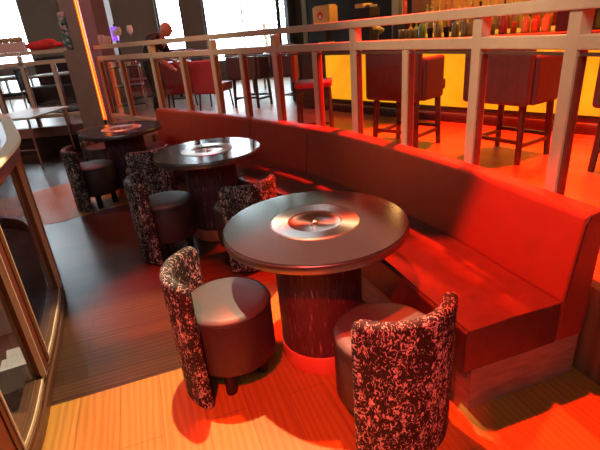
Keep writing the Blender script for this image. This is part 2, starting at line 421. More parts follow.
# column with its light strip
struct(MB().box(-3.06, -2.89, 7.08, 7.62, 1.60, ZC-.01).build('column_shaft', M['column']))
struct(MB().box(-3.22, -3.061, 7.30, 7.62, 1.60, ZC-.01).build('column_back', M['column']))
cb = MB().box(-3.22, -2.89, 7.08, 7.62, .003, 1.60)
struct(cb.build('column', M['column']))
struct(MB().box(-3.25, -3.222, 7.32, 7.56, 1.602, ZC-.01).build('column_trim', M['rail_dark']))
struct(MB().box(-2.888, -2.872, 7.14, 7.62, .003, ZC-.01).build('column_panel', mat('dark rose cladding', (.19, .05, .035), .85, spec=.15)))
ls = thing('led_light_strip', (-2.868, 7.10, .004), 'glowing orange light strip up the edge of the column', 'light')
MB().box(-.019, .019, -.02, .03, 0, .57).build('channel', M['bar_body'], ls)
MB().box(-.019, .019, -.03, .02, .571, 5.3).build('housing', M['led_orange'], ls)
MB().box(-.0035, .0035, -.036, -.031, .60, 5.29).build('led_core', M['led_core'], ls)

# ------------------------------------------------------------------ tables
def make_table(x, y, label, cat='table', rz=0):
    t = thing('round_table', (x, y, 0), label, cat, rz, 'round hotpot tables with steel insets')
    R = .4389
    sharp(MB().lathe([(.0, .703), (R-.006, .703), (R, .709), (R, .744), (R-.004, .750), (.195, .750), (.195, .735), (0, .735)], n=96).build('table_top', M['table_top'], t))
    MB().lathe([(R+.0005, .706), (R+.003, .710), (R+.003, .742), (R+.0005, .745)], n=96, cap=False).build('edge_band', M['edge_metal'], t, smooth=True)
    sharp(MB().lathe([(.215, .105), (.215, .702)], n=64).build('pedestal', M['veneer'], t))
    sharp(MB().lathe([(.219, .003), (.221, .006), (.221, .100), (.216, .104)], n=64).build('kick_band', M['kick_metal'], t))
    g = sharp(MB().lathe([(.127, .744), (.130, .7535), (.208, .7555), (.214, .7515), (.214, .7505), (.194, .7505), (.194, .737), (.127, .737)], n=64, cap=False).build('inset_ring', M['steel'], t), .5)
    sharp(MB().lathe([(.0, .742), (.10, .740), (.1245, .747), (.1245, .7385), (0, .7385)], n=48).build('griddle_plate', M['dish'], g), .5)
    MB().lathe([(.0, .753), (.009, .752), (.012, .748), (.008, .743), (0, .743)], n=16).build('knob', M['steel'], g, smooth=True)
    return t
make_table(.072, 1.969, 'round dark table nearest the camera with a scored pedestal and red reflecting metal band')
make_table(-.715, 3.68, 'round dark table in the middle of the row, pale window sheen on top')
make_table(-1.913, 5.11, 'round dark table at the far end of the row near the column', rz=.6)

# ------------------------------------------------------------------ tub chairs
def make_chair(x, y, out_deg, label):
    t = thing('tub_chair', (x, y, 0), label, 'chair', math.radians(out_deg), 'barrel chairs with jacquard backs')
    r = .208
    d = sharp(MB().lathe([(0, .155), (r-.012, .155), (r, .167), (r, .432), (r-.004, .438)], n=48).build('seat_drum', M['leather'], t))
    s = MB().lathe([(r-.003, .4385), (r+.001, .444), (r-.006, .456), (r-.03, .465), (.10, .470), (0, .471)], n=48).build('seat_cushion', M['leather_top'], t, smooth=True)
    MB().lathe([(r+.001, .433), (r+.004, .4365), (r+.001, .440)], n=48, cap=False).build('piping', M['leather'], s, smooth=True)
    # curved back: rounded slab swept round the drum
    th0 = math.radians(60); ri, ro, H, z0 = .212, .266, .665, .012; nb = 40; bm = MB(); rings = []
    for k in range(nb+1):
        u = -1+2*k/nb; th = th0*u
        e = max(0.0, (abs(th)-(th0-.10))/.10); hw = (ro-ri)/2*math.sqrt(max(.03, 1-e*e))
        e2 = max(0.0, (abs(th)-(th0-.22))/.22); top = H-.055*(1-math.sqrt(max(0, 1-e2*e2)))
        rm = (ri+ro)/2; ring = []
        rd = .022
        prof = [(-hw, z0), (hw, z0), (hw, top-rd), (hw*.75, top-rd*.35), (hw*.3, top), (-hw*.3, top), (-hw*.75, top-rd*.35), (-hw, top-rd)]
        for o_, z in prof:
            lean = .006*(max(0, z-.30)/.4)
            rr = rm+o_+lean; ring.append(bm.bm.verts.new((rr*math.cos(th), rr*math.sin(th), z)))
        rings.append(ring)
    for a, b_ in zip(rings, rings[1:]):
        for k in range(8): bm.bm.faces.new((a[k], a[(k+1) % 8], b_[(k+1) % 8], b_[k]))
    bm.bm.faces.new(rings[0][::-1]); bm.bm.faces.new(rings[-1])
    sharp(bm.build('backrest', M['jacquard'], t), .9)
    for a in (75, 180, 285):
        a = math.radians(a)
        sharp(MB().lathe([(0, 0.003), (.026, .003), (.031, .16), (0, .16)], (.128*math.cos(a), .128*math.sin(a), 0), 16).build('leg', M['foot'], t))
    return t
make_chair(-.380, 1.815, 186, 'barrel chair left of the nearest table, seat half in table shade')
make_chair(.305, 1.478, 290, 'barrel chair on the near right of the nearest table, patterned back to camera')
make_chair(-.42, 3.13, 302, 'barrel chair between the nearest and middle tables, mostly hidden behind the near tabletop')
make_chair(-1.05, 3.36, 200, 'barrel chair left of the middle table, back towards the dark floor')
make_chair(-1.50, 4.45, 305, 'barrel chair between the middle and far tables')
make_chair(-2.16, 4.72, 205, 'barrel chair left of the far table, on the pale floor strip')
make_chair(-2.42, 5.70, 128, 'barrel chair behind the far table in front of the column')

# ------------------------------------------------------------------ curved glass screen, left foreground
G = catmull([(-1.16, .55), (-1.165, .95), (-1.205, 1.41), (-1.35, 1.85), (-1.50, 2.28), (-1.69, 2.74), (-2.03, 3.30), (-2.45, 3.95), (-2.80, 4.25), (-3.5, 4.40)], 10)
GN = normals(G)
gp = thing('curved_glass_screen', (0, 0, 0), 'curved waist high glass screen with cream rim in the left foreground', 'partition')
MB().sweep(G, GN, [(-.09, .003), (0, .003), (0, .05), (-.01, .06), (-.01, .085), (-.02, .09), (-.02, .115), (-.05, .12), (-.09, .12)]).build('base_rail', M['frame_bronze'], gp)
MB().sweep(G, GN, [(-.02, .093), (-.015, .093), (-.015, .112), (-.02, .112)]).build('base_trim', M['frame_cream'], gp)
MB().sweep(G, GN, [(-.08, 1.02), (.012, 1.02), (.025, 1.10), (-.08, 1.10)]).build('top_rail', M['frame_red'], gp, .006)
MB().sweep(G, GN, [(-.035, 1.101), (.035, 1.101), (.042, 1.110), (.035, 1.128), (-.035, 1.128)]).build('rim', M['frame_cream'], gp, .006)
gi = [17, 30, 50, 70, 88]
MB().sweep(G[0:17], GN[0:17], [(-.05, .121), (-.02, .121), (-.02, 1.019), (-.05, 1.019)]).build('side_panel', M['frame_red'], gp)
for k in gi:
    p, q = G[k], GN[k]; a = math.atan2(q.y, q.x)
    o = MB().box(-.07, -.005, -.032, .032, .121, 1.019).build('post', M['frame_red'], gp, loc=(p.x, p.y, 0), rz=a)
    for s_ in (-1, 1):
        MB().box(-.058, .000, s_*.048-.014, s_*.048+.014, .121, 1.019).build('post_edge', M['frame_bronze'], o)
        MB().box(-.02, .006, s_*.066-.004, s_*.066+.004, .122, 1.018).build('post_bead', M['frame_cream'], o)
for a, b_ in zip(gi, gi[1:]):
    P, Nn = G[a+1:b_], GN[a+1:b_]
    MB().sweep(P, Nn, [(-.04, .121), (-.032, .121), (-.032, 1.019), (-.04, 1.019)]).build('glass_pane', M['glass'], gp)
struct(MB().poly([tuple(p-.10*q) for p, q in zip(G, GN)]+[(-4.5, 4.40), (-4.5, .5), (-1.27, .5)], -.03, .003).build('floor_booth', M['booth']))
# seating and clutter inside the screen
gb = thing('curved_bench', (0, 0, 0), 'low curved bench with pale back inside the glass screen', 'bench')
P, Nn = G[44:74], GN[44:74]
MB().sweep(P, Nn, [(-.85, .003), (-.42, .003), (-.42, .36), (-.85, .36)]).build('seat', M['brown_panel'], gb, .01)
MB().sweep(P, Nn, [(-.42, .003), (-.30, .003), (-.30, .60), (-.42, .60)]).build('backrest', M['frame_cream'], gb, .012)
M['grey_leather'] = noisy('grey black leather', (.055, .05, .05), (.075, .07, .07), 20, .5)
def lounge(x, y, rz, label):
    t = thing('lounge_chair', (x, y, 0), label, 'chair', rz)
    MB().box(-.26, .26, -.26, .22, .08, .36).build('seat', M['grey_leather'], t, .03)
    MB().box(-.28, .28, .225, .31, .06, .60).build('backrest', M['grey_leather'], t, .03)
    for s_ in (-1, 1):
        MB().box(s_*.31-.04, s_*.31+.04, -.26, .29, .06, .48).build('armrest', M['grey_leather'], t, .02)
        for y_ in (-.2, .22): MB().box(s_*.24-.018, s_*.24+.018, y_-.018, y_+.018, .003, .058).build('leg', M['chrome'], t)
    return t
lounge(-1.85, 1.15, 2.4, 'black lounge chair seen through the nearest glass pane')
lounge(-2.45, 1.80, 1.6, 'black lounge chair behind the post of the glass screen')
t = thing('folded_menu', (-1.66, 2.06, .003), 'white folded paper lying on the floor behind the glass pane', 'paper')
MB().ob((0, 0, .004), (.16, .11, .006), .4).ob((.02, .03, .03), (.15, .10, .004), .4, .5).build('sheet', M['blue_paper'], t)
tag(MB().ob((0, 0, .365), (.10, .05, .008), .3).build('napkin', M['red_cloth'], loc=(-1.92, 1.52, 0)), 'small pink napkin on the black lounge chair nearest the glass', 'napkin')

# white topped table far left
t = thing('dining_table', (-4.02, 7.10, 0), 'white topped table on thin rose metal legs before the left riser', 'table', -.1)
MB().box(-.40, .40, -.55, .50, .745, .775).build('table_top', M['white_top'], t, .008)
for x, y in ((-.32, -.5), (.32, -.5), (-.32, .42), (.32, .42)):
    MB().tube([(x, y, .744), (x*1.02, y, .003)], .014).build('leg', M['pink_metal'], t)
MB().tube([(-.32, -.5, .30), (.32, -.5, .30)], .010).build('stretcher', M['pink_metal'], t)

# ------------------------------------------------------------------ bar on the raised floor
BA = Vector((.83, 6.53)); BE = Vector((.6457, -.7636)).normalized(); BN = Vector((-BE.y, BE.x)) * -1
if BN.dot(Vector((0, 0))-BA) < 0: BN = -BN      # faces the banquette
bar_rz = math.atan2(BE.y, BE.x)
def bp(s, d, z=0): v = BA+BE*s+BN*d; return (v.x, v.y, z)
# local frame of the bar: x along, y away from the guests
SG = 1 if Vector((-BE.y, BE.x)).dot(BN) < 0 else -1
bar = thing('bar_counter', bp(0, 0, FZ), 'long bar counter with glowing amber onyx front', 'bar', bar_rz)
def ly(a, b_): return (min(SG*a, SG*b_), max(SG*a, SG*b_))
y_ = ly(.05, .60); MB().box(-.98, 5.2, *y_, .0, .89).build('body', M['bar_body'], bar)
y_ = ly(.02, .05); MB().box(-.98, 5.2, *y_, .003, .17).build('kick_board', M['bar_body'], bar)
y_ = ly(-.03, .66); MB().box(-1.02, 5.25, *y_, .891, .935).build('counter_top', M['bar_top'], bar, .008)
pl = (5.2+.42)/6
for k in range(6):
    y_ = ly(.015, .048); MB().box(-.42+k*pl, -.42+(k+1)*pl-.012, *y_, .185, .785).build('glowing_panel', M['onyx'], bar)
y_ = ly(.0, .048); MB().box(-.98, 5.2, *y_, .80, .888).build('fascia', M['bar_body'], bar)
MB().tube([(-.5, SG*-.10, .12), (5.1, SG*-.10, .12)], .02).build('foot_rail', M['stool_wood'], bar)

y_ = ly(.40, .58); MB().box(.95, 2.55, *y_, .936, .985).build('bottle_step', M['bar_body'], bar)
y_ = ly(.392, .399); MB().box(.97, 2.53, *y_, .938, .983).build('light_panel', M['amber_strip'], bar)

bb = thing('back_bar_shelf', bp(0, -1.35, FZ), 'stepped back bar shelf lit amber behind the counter', 'shelf', bar_rz)
y_ = ly(0, .5); MB().box(-.25, 3.6, *y_, 0, .90).build('cabinet', M['bar_body'], bb)
y_ = ly(.16, .5); MB().box(.10, 3.6, *y_, .901, 1.05).build('step', M['bar_body'], bb)
y_ = ly(.15, .158); MB().box(.12, 3.6, *y_, .906, 1.045).build('light_panel', M['amber_strip'], bb)
y_ = ly(.45, .5); MB().box(.15, 3.6, *y_, 1.055, 2.9).build('back_panel', M['amber_wood'], bb)
y_ = ly(.45, .5); MB().box(-.20, .145, *y_, .905, 2.9).build('side_panel', M['rose_wood'], bb)
y_ = ly(.02, .40); MB().box(-.24, -.02, *y_, .901, 1.235).build('end_cabinet', M['bar_body'], bb)

# bottles
def bottle_mesh(kind, name):
    pr = {0: [(0, 0), (.036, 0), (.038, .01), (.038, .17), (.030, .20), (.014, .225), (.013, .275), (.016, .277), (.016, .30), (0, .30)],
          1: [(0, 0), (.043, 0), (.045, .01), (.045, .12), (.035, .15), (.016, .165), (.015, .20), (.019, .202), (.019, .235), (0, .235)],
          2: [(0, 0), (.032, 0), (.033, .01), (.036, .12), (.030, .16), (.012, .22), (.011, .30), (.014, .302), (.014, .33), (0, .33)],
          3: [(0, 0), (.030, 0), (.036, .10), (.036, .11), (.031, .11), (.026, .008), (0, .008)]}[kind]
    mb = MB().lathe(pr, n=12); bmesh.ops.recalc_face_normals(mb.bm, faces=mb.bm.faces)
    me = bpy.data.meshes.new(name); mb.bm.to_mesh(me); mb.bm.free()
    for p in me.polygons: p.use_smooth = True
    return me
bcol = {'amber': (.75, .30, .04), 'gold': (.70, .42, .07), 'clear': (.50, .33, .12), 'red': (.70, .06, .03), 'green': (.30, .36, .05), 'dark brown': (.05, .022, .015), 'orange': (.6, .16, .02), 'pink': (.55, .1, .14)}
bm_ = {k: mat(k+' bottle', v, .12, spec=.8) for k, v in bcol.items()}
shape_word = {0: 'round shouldered', 1: 'squat', 2: 'tall slim', 3: 'short tumbler'}
protos = {}
def put_bottle(kind, colour, loc, where):
    key = (kind, colour)
    if key not in protos:
        me = bottle_mesh(kind, 'glass' if kind == 3 else 'bottle'); me.materials.append(bm_[colour]); protos[key] = me
    nm = 'drinking_glass' if kind == 3 else 'liquor_bottle'
    o = bpy.data.objects.new(nm, protos[key]); COL.objects.link(o); o.location = loc
    noun = '%s glass' % colour if kind == 3 else '%s liquor bottle' % colour
    tag(o, '%s %s %s' % (shape_word[kind], noun, where), 'glass' if kind == 3 else 'bottle', '%s %ss %s' % (shape_word[kind], noun, where))
names = list(bcol)
wts = [5, 6, 4, 2, 3, 6, 3, 1]
def row(s0, s1, d, z, kinds, gap, where):
    s_ = s0
    while s_ < s1:
        put_bottle(random.choice(kinds), random.choices(names, wts)[0], bp(s_, d, z), where); s_ += random.uniform(*gap)
row(1.0, 2.50, -.31, FZ+.936, [1, 1, 3], (.098, .125), 'in the front row on the bar counter')
row(1.0, 2.50, -.48, FZ+.986, [0, 0, 1, 2], (.094, .115), 'in the second row on the bar counter')
row(.05, 2.9, -1.35-.075, FZ+.901, [0, 0, 1, 2], (.094, .13), 'in the lower row of the back bar')
row(.20, 2.9, -1.35-.28, FZ+1.051, [0, 1, 2, 2], (.094, .13), 'in the upper row of the back bar')
for k in range(5):
    put_bottle(3, 'clear', bp(.55+k*.085, -.50, FZ+.936), 'standing on the bar counter beside the golden garnish')
put_bottle(0, 'red', bp(-.13, -1.52, FZ+1.236), 'standing alone on the tall end cabinet behind the bar')

# gold dispenser and other gear on the counter
t = thing('drink_dispenser', bp(-.68, -.32, FZ+.936), 'gold box dispenser with a round red badge on the bar end', 'dispenser', bar_rz)
fy = -SG
MB().box(-.10, .10, -.08, .08, 0, .02).build('foot', M['gold'], t, .004)
MB().box(-.06, .06, -.05, .05, .021, .195).build('stem', M['black'], t, .004)
MB().box(-.20, .20, -.10, .10, .196, .225).build('tray', M['gold'], t, .004)
MB().box(-.175, .175, -.085, .085, .226, .50).build('case', M['gold'], t, .008)
MB().box(-.155, .155, -.075, .075, .501, .52).build('lid', M['gold'], t, .004)
Mb = Matrix.Translation((-.02, fy*.0865, .38)) @ Matrix.Rotation(PI/2, 4, 'X')
bd = MB().lathe([(0, -.001), (.055, -.001), (.055, .002), (0, .002)], n=24, M=Mb).build('badge', M['red_cloth'], t)
Mb = Matrix.Translation((-.02, fy*.0895, .365)) @ Matrix.Rotation(PI/2, 4, 'X')
MB().lathe([(0, -.0005), (.026, -.0005), (.026, .001), (0, .001)], n=20, M=Mb).build('badge_centre', M['paper'], bd)
t = thing('coffee_grinder', bp(.09, -.35, FZ+.936), 'tall black machine with a gold cap on the bar counter', 'machine', bar_rz)
MB().box(-.11, .11, -.1, .1, 0, .30).build('body', M['black'], t, .01)
MB().box(-.14, .14, -.11, .11, .301, .42).build('head', M['black'], t, .01)
MB().box(-.13, .02, -.10, .10, .421, .475).build('cap', M['gold'], t, .008)
MB().box(.03, .12, -.08, .08, .421, .450).build('hopper', M['steel'], t, .008)
t = thing('fruit_bowl', bp(.40, -.20, FZ+.936), 'glass stem bowl of golden garnish on the bar counter', 'bowl')
sharp(MB().lathe([(.05, 0), (.05, .006), (.008, .012), (.008, .07), (.06, .10), (.085, .14), (.08, .14), (.055, .105), (0, .09)], n=20).build('bowl', M['steel'], t))
g = MB()
for k in range(14): g.ball((random.uniform(-.05, .05), random.uniform(-.05, .05), .13+random.uniform(0, .04)), .026, n=10)
tag(g.build('garnish', M['gold'], t), kind='stuff')
t = thing('ice_bin', bp(2.78, -.25, FZ+.936), 'black bin standing on the right end of the bar', 'bin', bar_rz)
MB().box(-.17, .17, -.12, .12, 0, .20).build('tub', M['black'], t, .01)
MB().box(-.175, .175, -.125, .125, .201, .225).build('lid', M['red_cloth'], t, .006)
t = thing('blender_machine', bp(3.08, -.25, FZ+.936), 'black blender jug beside the black bin on the bar', 'machine', bar_rz)
sharp(MB().lathe([(0, 0), (.09, 0), (.09, .02), (.075, .14), (0, .14)], n=20).build('motor_base', M['black'], t))
sharp(MB().lathe([(0, .141), (.06, .141), (.085, .30), (.085, .33), (.05, .35), (0, .35)], n=20).build('jug', M['stool_wood'], t))

# dark uprights and pole left of the shelves
def upright(nm, x, y, sx, sy, mt, rz=0): return struct(MB().box(-sx, sx, -sy, sy, FZ+.003, ZC-.01).build(nm, mt, loc=(x, y, 0), rz=rz))
q = bp(-1.75, -2.3); upright('wall_bar', q[0], q[1], 1.45, .06, M['dark_wall'], bar_rz)
q = bp(-2.30, -1.40)
t = thing('service_pole', (q[0], q[1], FZ), 'pale blue grey pole in front of the dark wall by the window', 'pole')
MB().tube([(0, 0, .003), (0, 0, 4.9)], .045, 16).build('shaft', mat('blue grey paint', (.32, .38, .40), .4), t, smooth=True)
MB().lathe([(0, 0), (.1, 0), (.1, .02), (0, .02)], n=20).build('base_plate', M['chrome'], t)
q = bp(-.33, -1.62); upright('trim_4', q[0], q[1], .06, .09, M['concrete'], bar_rz)
q = bp(-2.75, -1.6); upright('wall_pier', q[0], q[1], .20, .12, M['dark_wall'], .25)
struct(MB().box(-.8, 4.2, -.04, .04, FZ+.003, ZC-.01).build('wall_end', M['dark_wall'], loc=bp(4.6, -1.95), rz=bar_rz))

# ------------------------------------------------------------------ bar stools beyond the railing
def make_stool(cloth, name='bar_stool'):
    t = thing(name, (0, 0, FZ), 'stool', 'stool')
    MB().box(-.27, .27, -.25, .25, .52, .62).build('seat_box', cloth, t, .02)
    MB().box(-.24, .24, -.24, .19, .621, .675).build('cushion', cloth, t, .02)
    b = MB()     # wrap-round back, open at the front (-y)
    b.box(-.29, .29, .20, .285, .47, .97)
    b.build('backrest', cloth, t, .03)
    for s_ in (-1, 1):
        MB().box(s_*.275-.035, s_*.275+.035, -.14, .199, .47, .84).build('side_wing', cloth, t, .025)
    for sx in (-1, 1):
        for sy in (-1, 1):
            MB().tube([(sx*.215, sy*.19, .519), (sx*.235, sy*.21, .003)], [.030, .024], 8).build('leg', M['stool_wood'], t)
    for y_ in (-.205, .205): MB().box(-.21, .21, y_-.013, y_+.013, .16, .19).build('stretcher', M['stool_wood'], t)
    for x_ in (-.228, .228): MB().box(x_-.013, x_+.013, -.185, .185, .13, .16).build('stretcher', M['stool_wood'], t)
    return t
def make_bar_chair():
    t = thing('bar_chair', (0, 0, FZ), 'chair', 'chair')
    MB().box(-.19, .19, -.19, .19, .60, .65).build('seat', M['stool_red'], t, .012)
    MB().box(-.17, .17, -.17, .17, .56, .598).build('apron', M['stool_wood'], t, .004)
    MB().box(-.19, .19, .165, .20, .66, .98).build('backrest', M['stool_red'], t, .012)
    for sx in (-1, 1):
        for sy in (-1, 1): MB().tube([(sx*.155, sy*.155, .559), (sx*.175, sy*.175, .003)], [.018, .015], 8).build('leg', M['stool_wood'], t)
    for x_ in (-.165, .165): MB().box(x_-.01, x_+.01, -.15, .15, .16, .185).build('stretcher', M['stool_wood'], t)
    return t
s_dark = make_stool(M['stool_cloth'])
face = math.atan2(BN.y, BN.x)-PI/2       # backs turned to the banquette
spots = [(s_dark, 1.14, 4.42, face+.05, 'dark plum bar stool with its back to the banquette, before the glowing bar'),
         (s_dark, 1.86, 3.78, face-.15, 'dark plum bar stool beyond the railing post second from the right'),
         (s_dark, 2.52, 3.10, face-.05, 'dark plum bar stool cut off by the right edge of the picture'),
         (s_dark, -.62, 8.0, face+.35, 'dark plum bar stool first to the left of the slim red chair'),
         (s_dark, .12, 7.9, face+.1, 'dark plum bar stool farthest from the railing, below the wide window')]
o = make_bar_chair(); o.location = (.27, 4.86, FZ+.001); o.rotation_euler = (0, 0, 1.45)
tag(o, 'slim red bar chair turned sideways before the left end of the glowing panel', 'chair')
used = set()
for src, x, y, rz, lab in spots:
    if src.name not in used: o = src; used.add(src.name)
    else: o = copy_tree(src)
    o.location = (x, y, FZ+.001); o.rotation_euler = (0, 0, rz); tag(o, lab, 'stool', 'upholstered bar stools')

def club_chair(x, y, rz, label):
    t = thing('club_chair', (x, y, FZ), label, 'chair', rz)
    MB().box(-.24, .24, -.24, .18, .30, .44).build('seat', M['tan_seat'], t, .02)
    MB().box(-.27, .27, .185, .26, .28, .82).build('backrest', M['stool_red'], t, .03)
    for sx in (-1, 1):
        for sy in (-1, 1): MB().tube([(sx*.2, sy*.17, .299), (sx*.22, sy*.2, .002)], .016, 8).build('leg', M['stool_wood'], t)
club_chair(-1.28, 8.1, face+.5, 'red club chair with tan seat behind the crimson end of the bench')
club_chair(-1.95, 8.5, face+.9, 'red club chair with tan seat left of the other red club chair')
# far lounge furniture seen through the panes
def make_sofa(x, y, rz, label, cloth):
    t = thing('booth_sofa', (x, y, FZ), label, 'sofa', rz)
    MB().box(-.8, .8, -.35, .30, .05, .42).build('seat', cloth, t, .03)
    MB().box(-.8, .8, .305, .45, .05, .95).build('backrest', cloth, t, .03)
    MB().box(-.78, .78, -.33, .4, .002, .048).build('plinth', M['black'], t)
make_sofa(-2.9, 11.2, .2, 'red booth sofa by the narrow window beyond the railing', M['stool_red'])
make_sofa(-5.4, 11.4, -.1, 'dark booth sofa beyond the left railing', M['stool_cloth'])
def small_table(x, y, label, top, h=.72):
    t = thing('cafe_table', (x, y, FZ), label, 'table')
    MB().box(-.38, .38, -.38, .38, h, h+.03).build('table_top', top, t, .006)
    MB().tube([(0, 0, h-.001), (0, 0, .02)], .035).build('stem', M['black'], t)
    MB().lathe([(0, .001), (.24, .001), (.24, .02), (0, .02)], n=24).build('base', M['black'], t)
small_table(-4.6, 9.6, 'pale cafe table beyond the left railing', M['white_top'])
small_table(-6.1, 9.9, 'pale cafe table far beyond the left end of the left railing', M['white_top'])
small_table(-2.35, 10.2, 'dark cafe table beyond the railing between column and bench', M['black'])
small_table(-.7, 9.8, 'pale cafe table under the wide window', M['white_top'])
def cafe_chair(x, y, rz, label):
    t = thing('cafe_chair', (x, y, FZ), label, 'chair', rz)
    MB().box(-.21, .21, -.21, .21, .42, .47).build('seat', M['black_fabric'], t, .015)
    MB().box(-.21, .21, .19, .23, .50, .90).build('backrest', M['black_fabric'], t, .015)
    for sx in (-1, 1):
        MB().tube([(sx*.18, -.18, .419), (sx*.19, -.19, .002)], .014).build('leg', M['chrome'], t)
        MB().tube([(sx*.18, .21, .499), (sx*.18, .21, .40), (sx*.19, .22, .002)], .014).build('leg', M['chrome'], t)
cafe_chair(-3.75, 9.0, 2.2, 'black cafe chair right of the pale table beyond the left railing')
cafe_chair(-5.35, 9.2, -1.4, 'black cafe chair left of the pale table beyond the left railing')
cafe_chair(-1.65, 9.9, 1.2, 'black cafe chair at the dark table beyond the railing')
cafe_chair(-.7, 10.5, 0, 'black cafe chair at the pale table under the wide window')
# service cart with a chrome handle, behind the pane next to the column
t = thing('service_cart', (-2.95, 8.75, FZ), 'dark service cart with chrome handle and stacked ware', 'cart', .2)
for z in (.12, .45, .78): MB().box(-.26, .26, -.2, .2, z, z+.025).build('shelf', M['black'], t, .004)
for sx in (-1, 1):
    for sy in (-1, 1): MB().tube([(sx*.25, sy*.19, .003), (sx*.25, sy*.19, .82)], .013).build('post', M['chrome'], t)
MB().tube([(-.26, -.2, .84), (-.2, -.24, .89), (.2, -.24, .89), (.26, -.2, .84)], .012).build('handle', M['chrome'], t)
for k in range(5):
    o = MB().lathe([(0, 0), (.03, 0), (.041, .07), (.037, .07), (.027, .006), (0, .006)], n=16).build('bowl', [M['paper'], M['red_cloth'], M['gold']][k % 3], loc=(-2.95-.18+.09*k, 8.75-.06+.018*k, FZ+.806))
    tag(o, '%s bowl on the service cart' % ['white', 'red', 'gold', 'second white', 'second red'][k], 'bowl', 'bowls on the service cart')
t = thing('ice_bucket', (-3.50, 8.35, FZ), 'red champagne tub on a stand by the column', 'bucket')
sharp(MB().lathe([(0, .30), (.17, .30), (.20, .62), (.19, .62), (.16, .33), (0, .33)], n=24).build('tub', M['stool_red'], t))
for k in range(3):
    a = k*2*PI/3; MB().tube([(.14*math.cos(a), .14*math.sin(a), .299), (.18*math.cos(a), .18*math.sin(a), .003)], .012).build('leg', M['chrome'], t)

# ------------------------------------------------------------------ things on the rails
zt = Z_TOP[1]+.001
def on_left(x): return -3.35+x
t = thing('gift_box', (-4.33, 7.80, zt), 'pale pink box topped with tan plush on the left railing', 'box')
MB().box(-.20, .20, -.07, .07, 0, .15).build('carton', M['pink'], t, .006)
g = MB()
for k in range(7): g.ball((-.16+.054*k, random.uniform(-.02, .02), .185), .034+random.random()*.01, n=10)
g.build('plush_top', M['fur'], t)
g = MB().ball((0, 0, .0), 1, (.26, .08, .07)).ball((.12, 0, .03), 1, (.14, .07, .06)).ball((-.13, .01, .0), 1, (.12, .07, .055)).ball((.26, .0, -.01), 1, (.10, .06, .04))
o = g.build('folded_cloth', M['red_cloth'], loc=(-3.86, 7.78, zt+.072), smooth=True)
rm = o.modifiers.new('remesh', 'REMESH'); rm.mode = 'VOXEL'; rm.voxel_size = .014
tag(o, 'crumpled red cloth lying on the left railing beside the pink box', 'cloth')
tag(MB().ob((0, 0, .020), (.46, .06, .030), 0).ob((.06, 0, .042), (.34, .05, .010), 0).build('black_folder', M['black_fabric'], loc=(-3.78, 7.78, Z_MID[1]+.002)), 'flat black bundle tucked between the left rails below the red cloth', 'bundle')
t = thing('floral_vase', (-3.15, 7.20, 1.602), 'floral printed vase standing on the ledge of the column', 'vase')
MB().lathe([(0, 0), (.06, 0), (.080, .05), (.085, .13), (.078, .22), (.062, .28), (.068, .34), (.075, .40), (.06, .45), (.05, .45), (.05, .42), (0, .40)], n=28).build('body', M['floral'], t, smooth=True)
fl = MB()
for k in range(6): fl.ball((random.uniform(-.06, .06), random.uniform(-.05, .05), .46+random.uniform(-.01, .03)), .034, n=10)
fl.build('flowers', M['pink'], t)
t = thing('plush_figure', (-3.41, 7.79, zt), 'small pink figure on the left railing right of the red cloth', 'figurine')
MB().lathe([(0, 0), (.045, 0), (.05, .05), (.04, .11), (0, .12)], n=16).build('body', M['pink'], t, smooth=True)
MB().ball((0, 0, .15), .042, n=12).ball((-.03, 0, .19), .016, n=8).ball((.03, 0, .19), .016, n=8).build('head', M['pink'], t, smooth=True)
def rail_pt(s): p, q = on_div(s, .06); return p.x, p.y
for s_, lab, dz in ((7.06, 'pale pink pot on the railing nearest the column', .13), (6.90, 'smaller pale pink pot second from the column on the railing', .11)):
    x, y = rail_pt(s_)
    o = sharp(MB().lathe([(0, 0), (.038, 0), (.048, .02), (.048, dz-.02), (.035, dz), (.03, dz), (.03, .03), (0, .02)], n=18).build('pink_pot', M['pink'], loc=(x, y, zt)))
    tag(o, lab, 'pot')
def stem_glass(s_, h, lab):
    x, y = rail_pt(s_)
    t = thing('stem_glass', (x, y, zt), lab, 'glass')
    sharp(MB().lathe([(0, 0), (.032, 0), (.032, .004), (.005, .010), (.005, h*.45), (0, h*.45)], n=14).build('foot', M['chrome'], t))
    sharp(MB().lathe([(.006, h*.45), (.034, h*.6), (.038, h*.8), (.030, h), (.027, h), (.034, h*.8), (.030, h*.62), (0, h*.5)], n=14).build('bowl', M['paper'], t))
stem_glass(6.60, .17, 'clear stem glass on the railing left of the crystal pieces')
stem_glass(6.50, .20, 'taller clear stem glass in the middle of the three on the railing')
stem_glass(6.18, .20, 'slim clear stem glass on the railing just left of the bending person')
t = thing('violet_lamp', (-3.33, 9.72, FZ), 'small violet light on the dark wall beyond the railing', 'light')
MB().box(-.05, .05, -.03, .03, 1.25, 1.50).build('tube', M['purple_led'], t)
MB().tube([(0, .05, .003), (0, .05, 1.55)], .02).build('stand', M['black'], t)
struct(MB().box(-.30, .30, -.15, .15, FZ+.003, ZC-.01).build('pillar', M['rose_wood'], loc=(-3.72, 9.9, 0)))

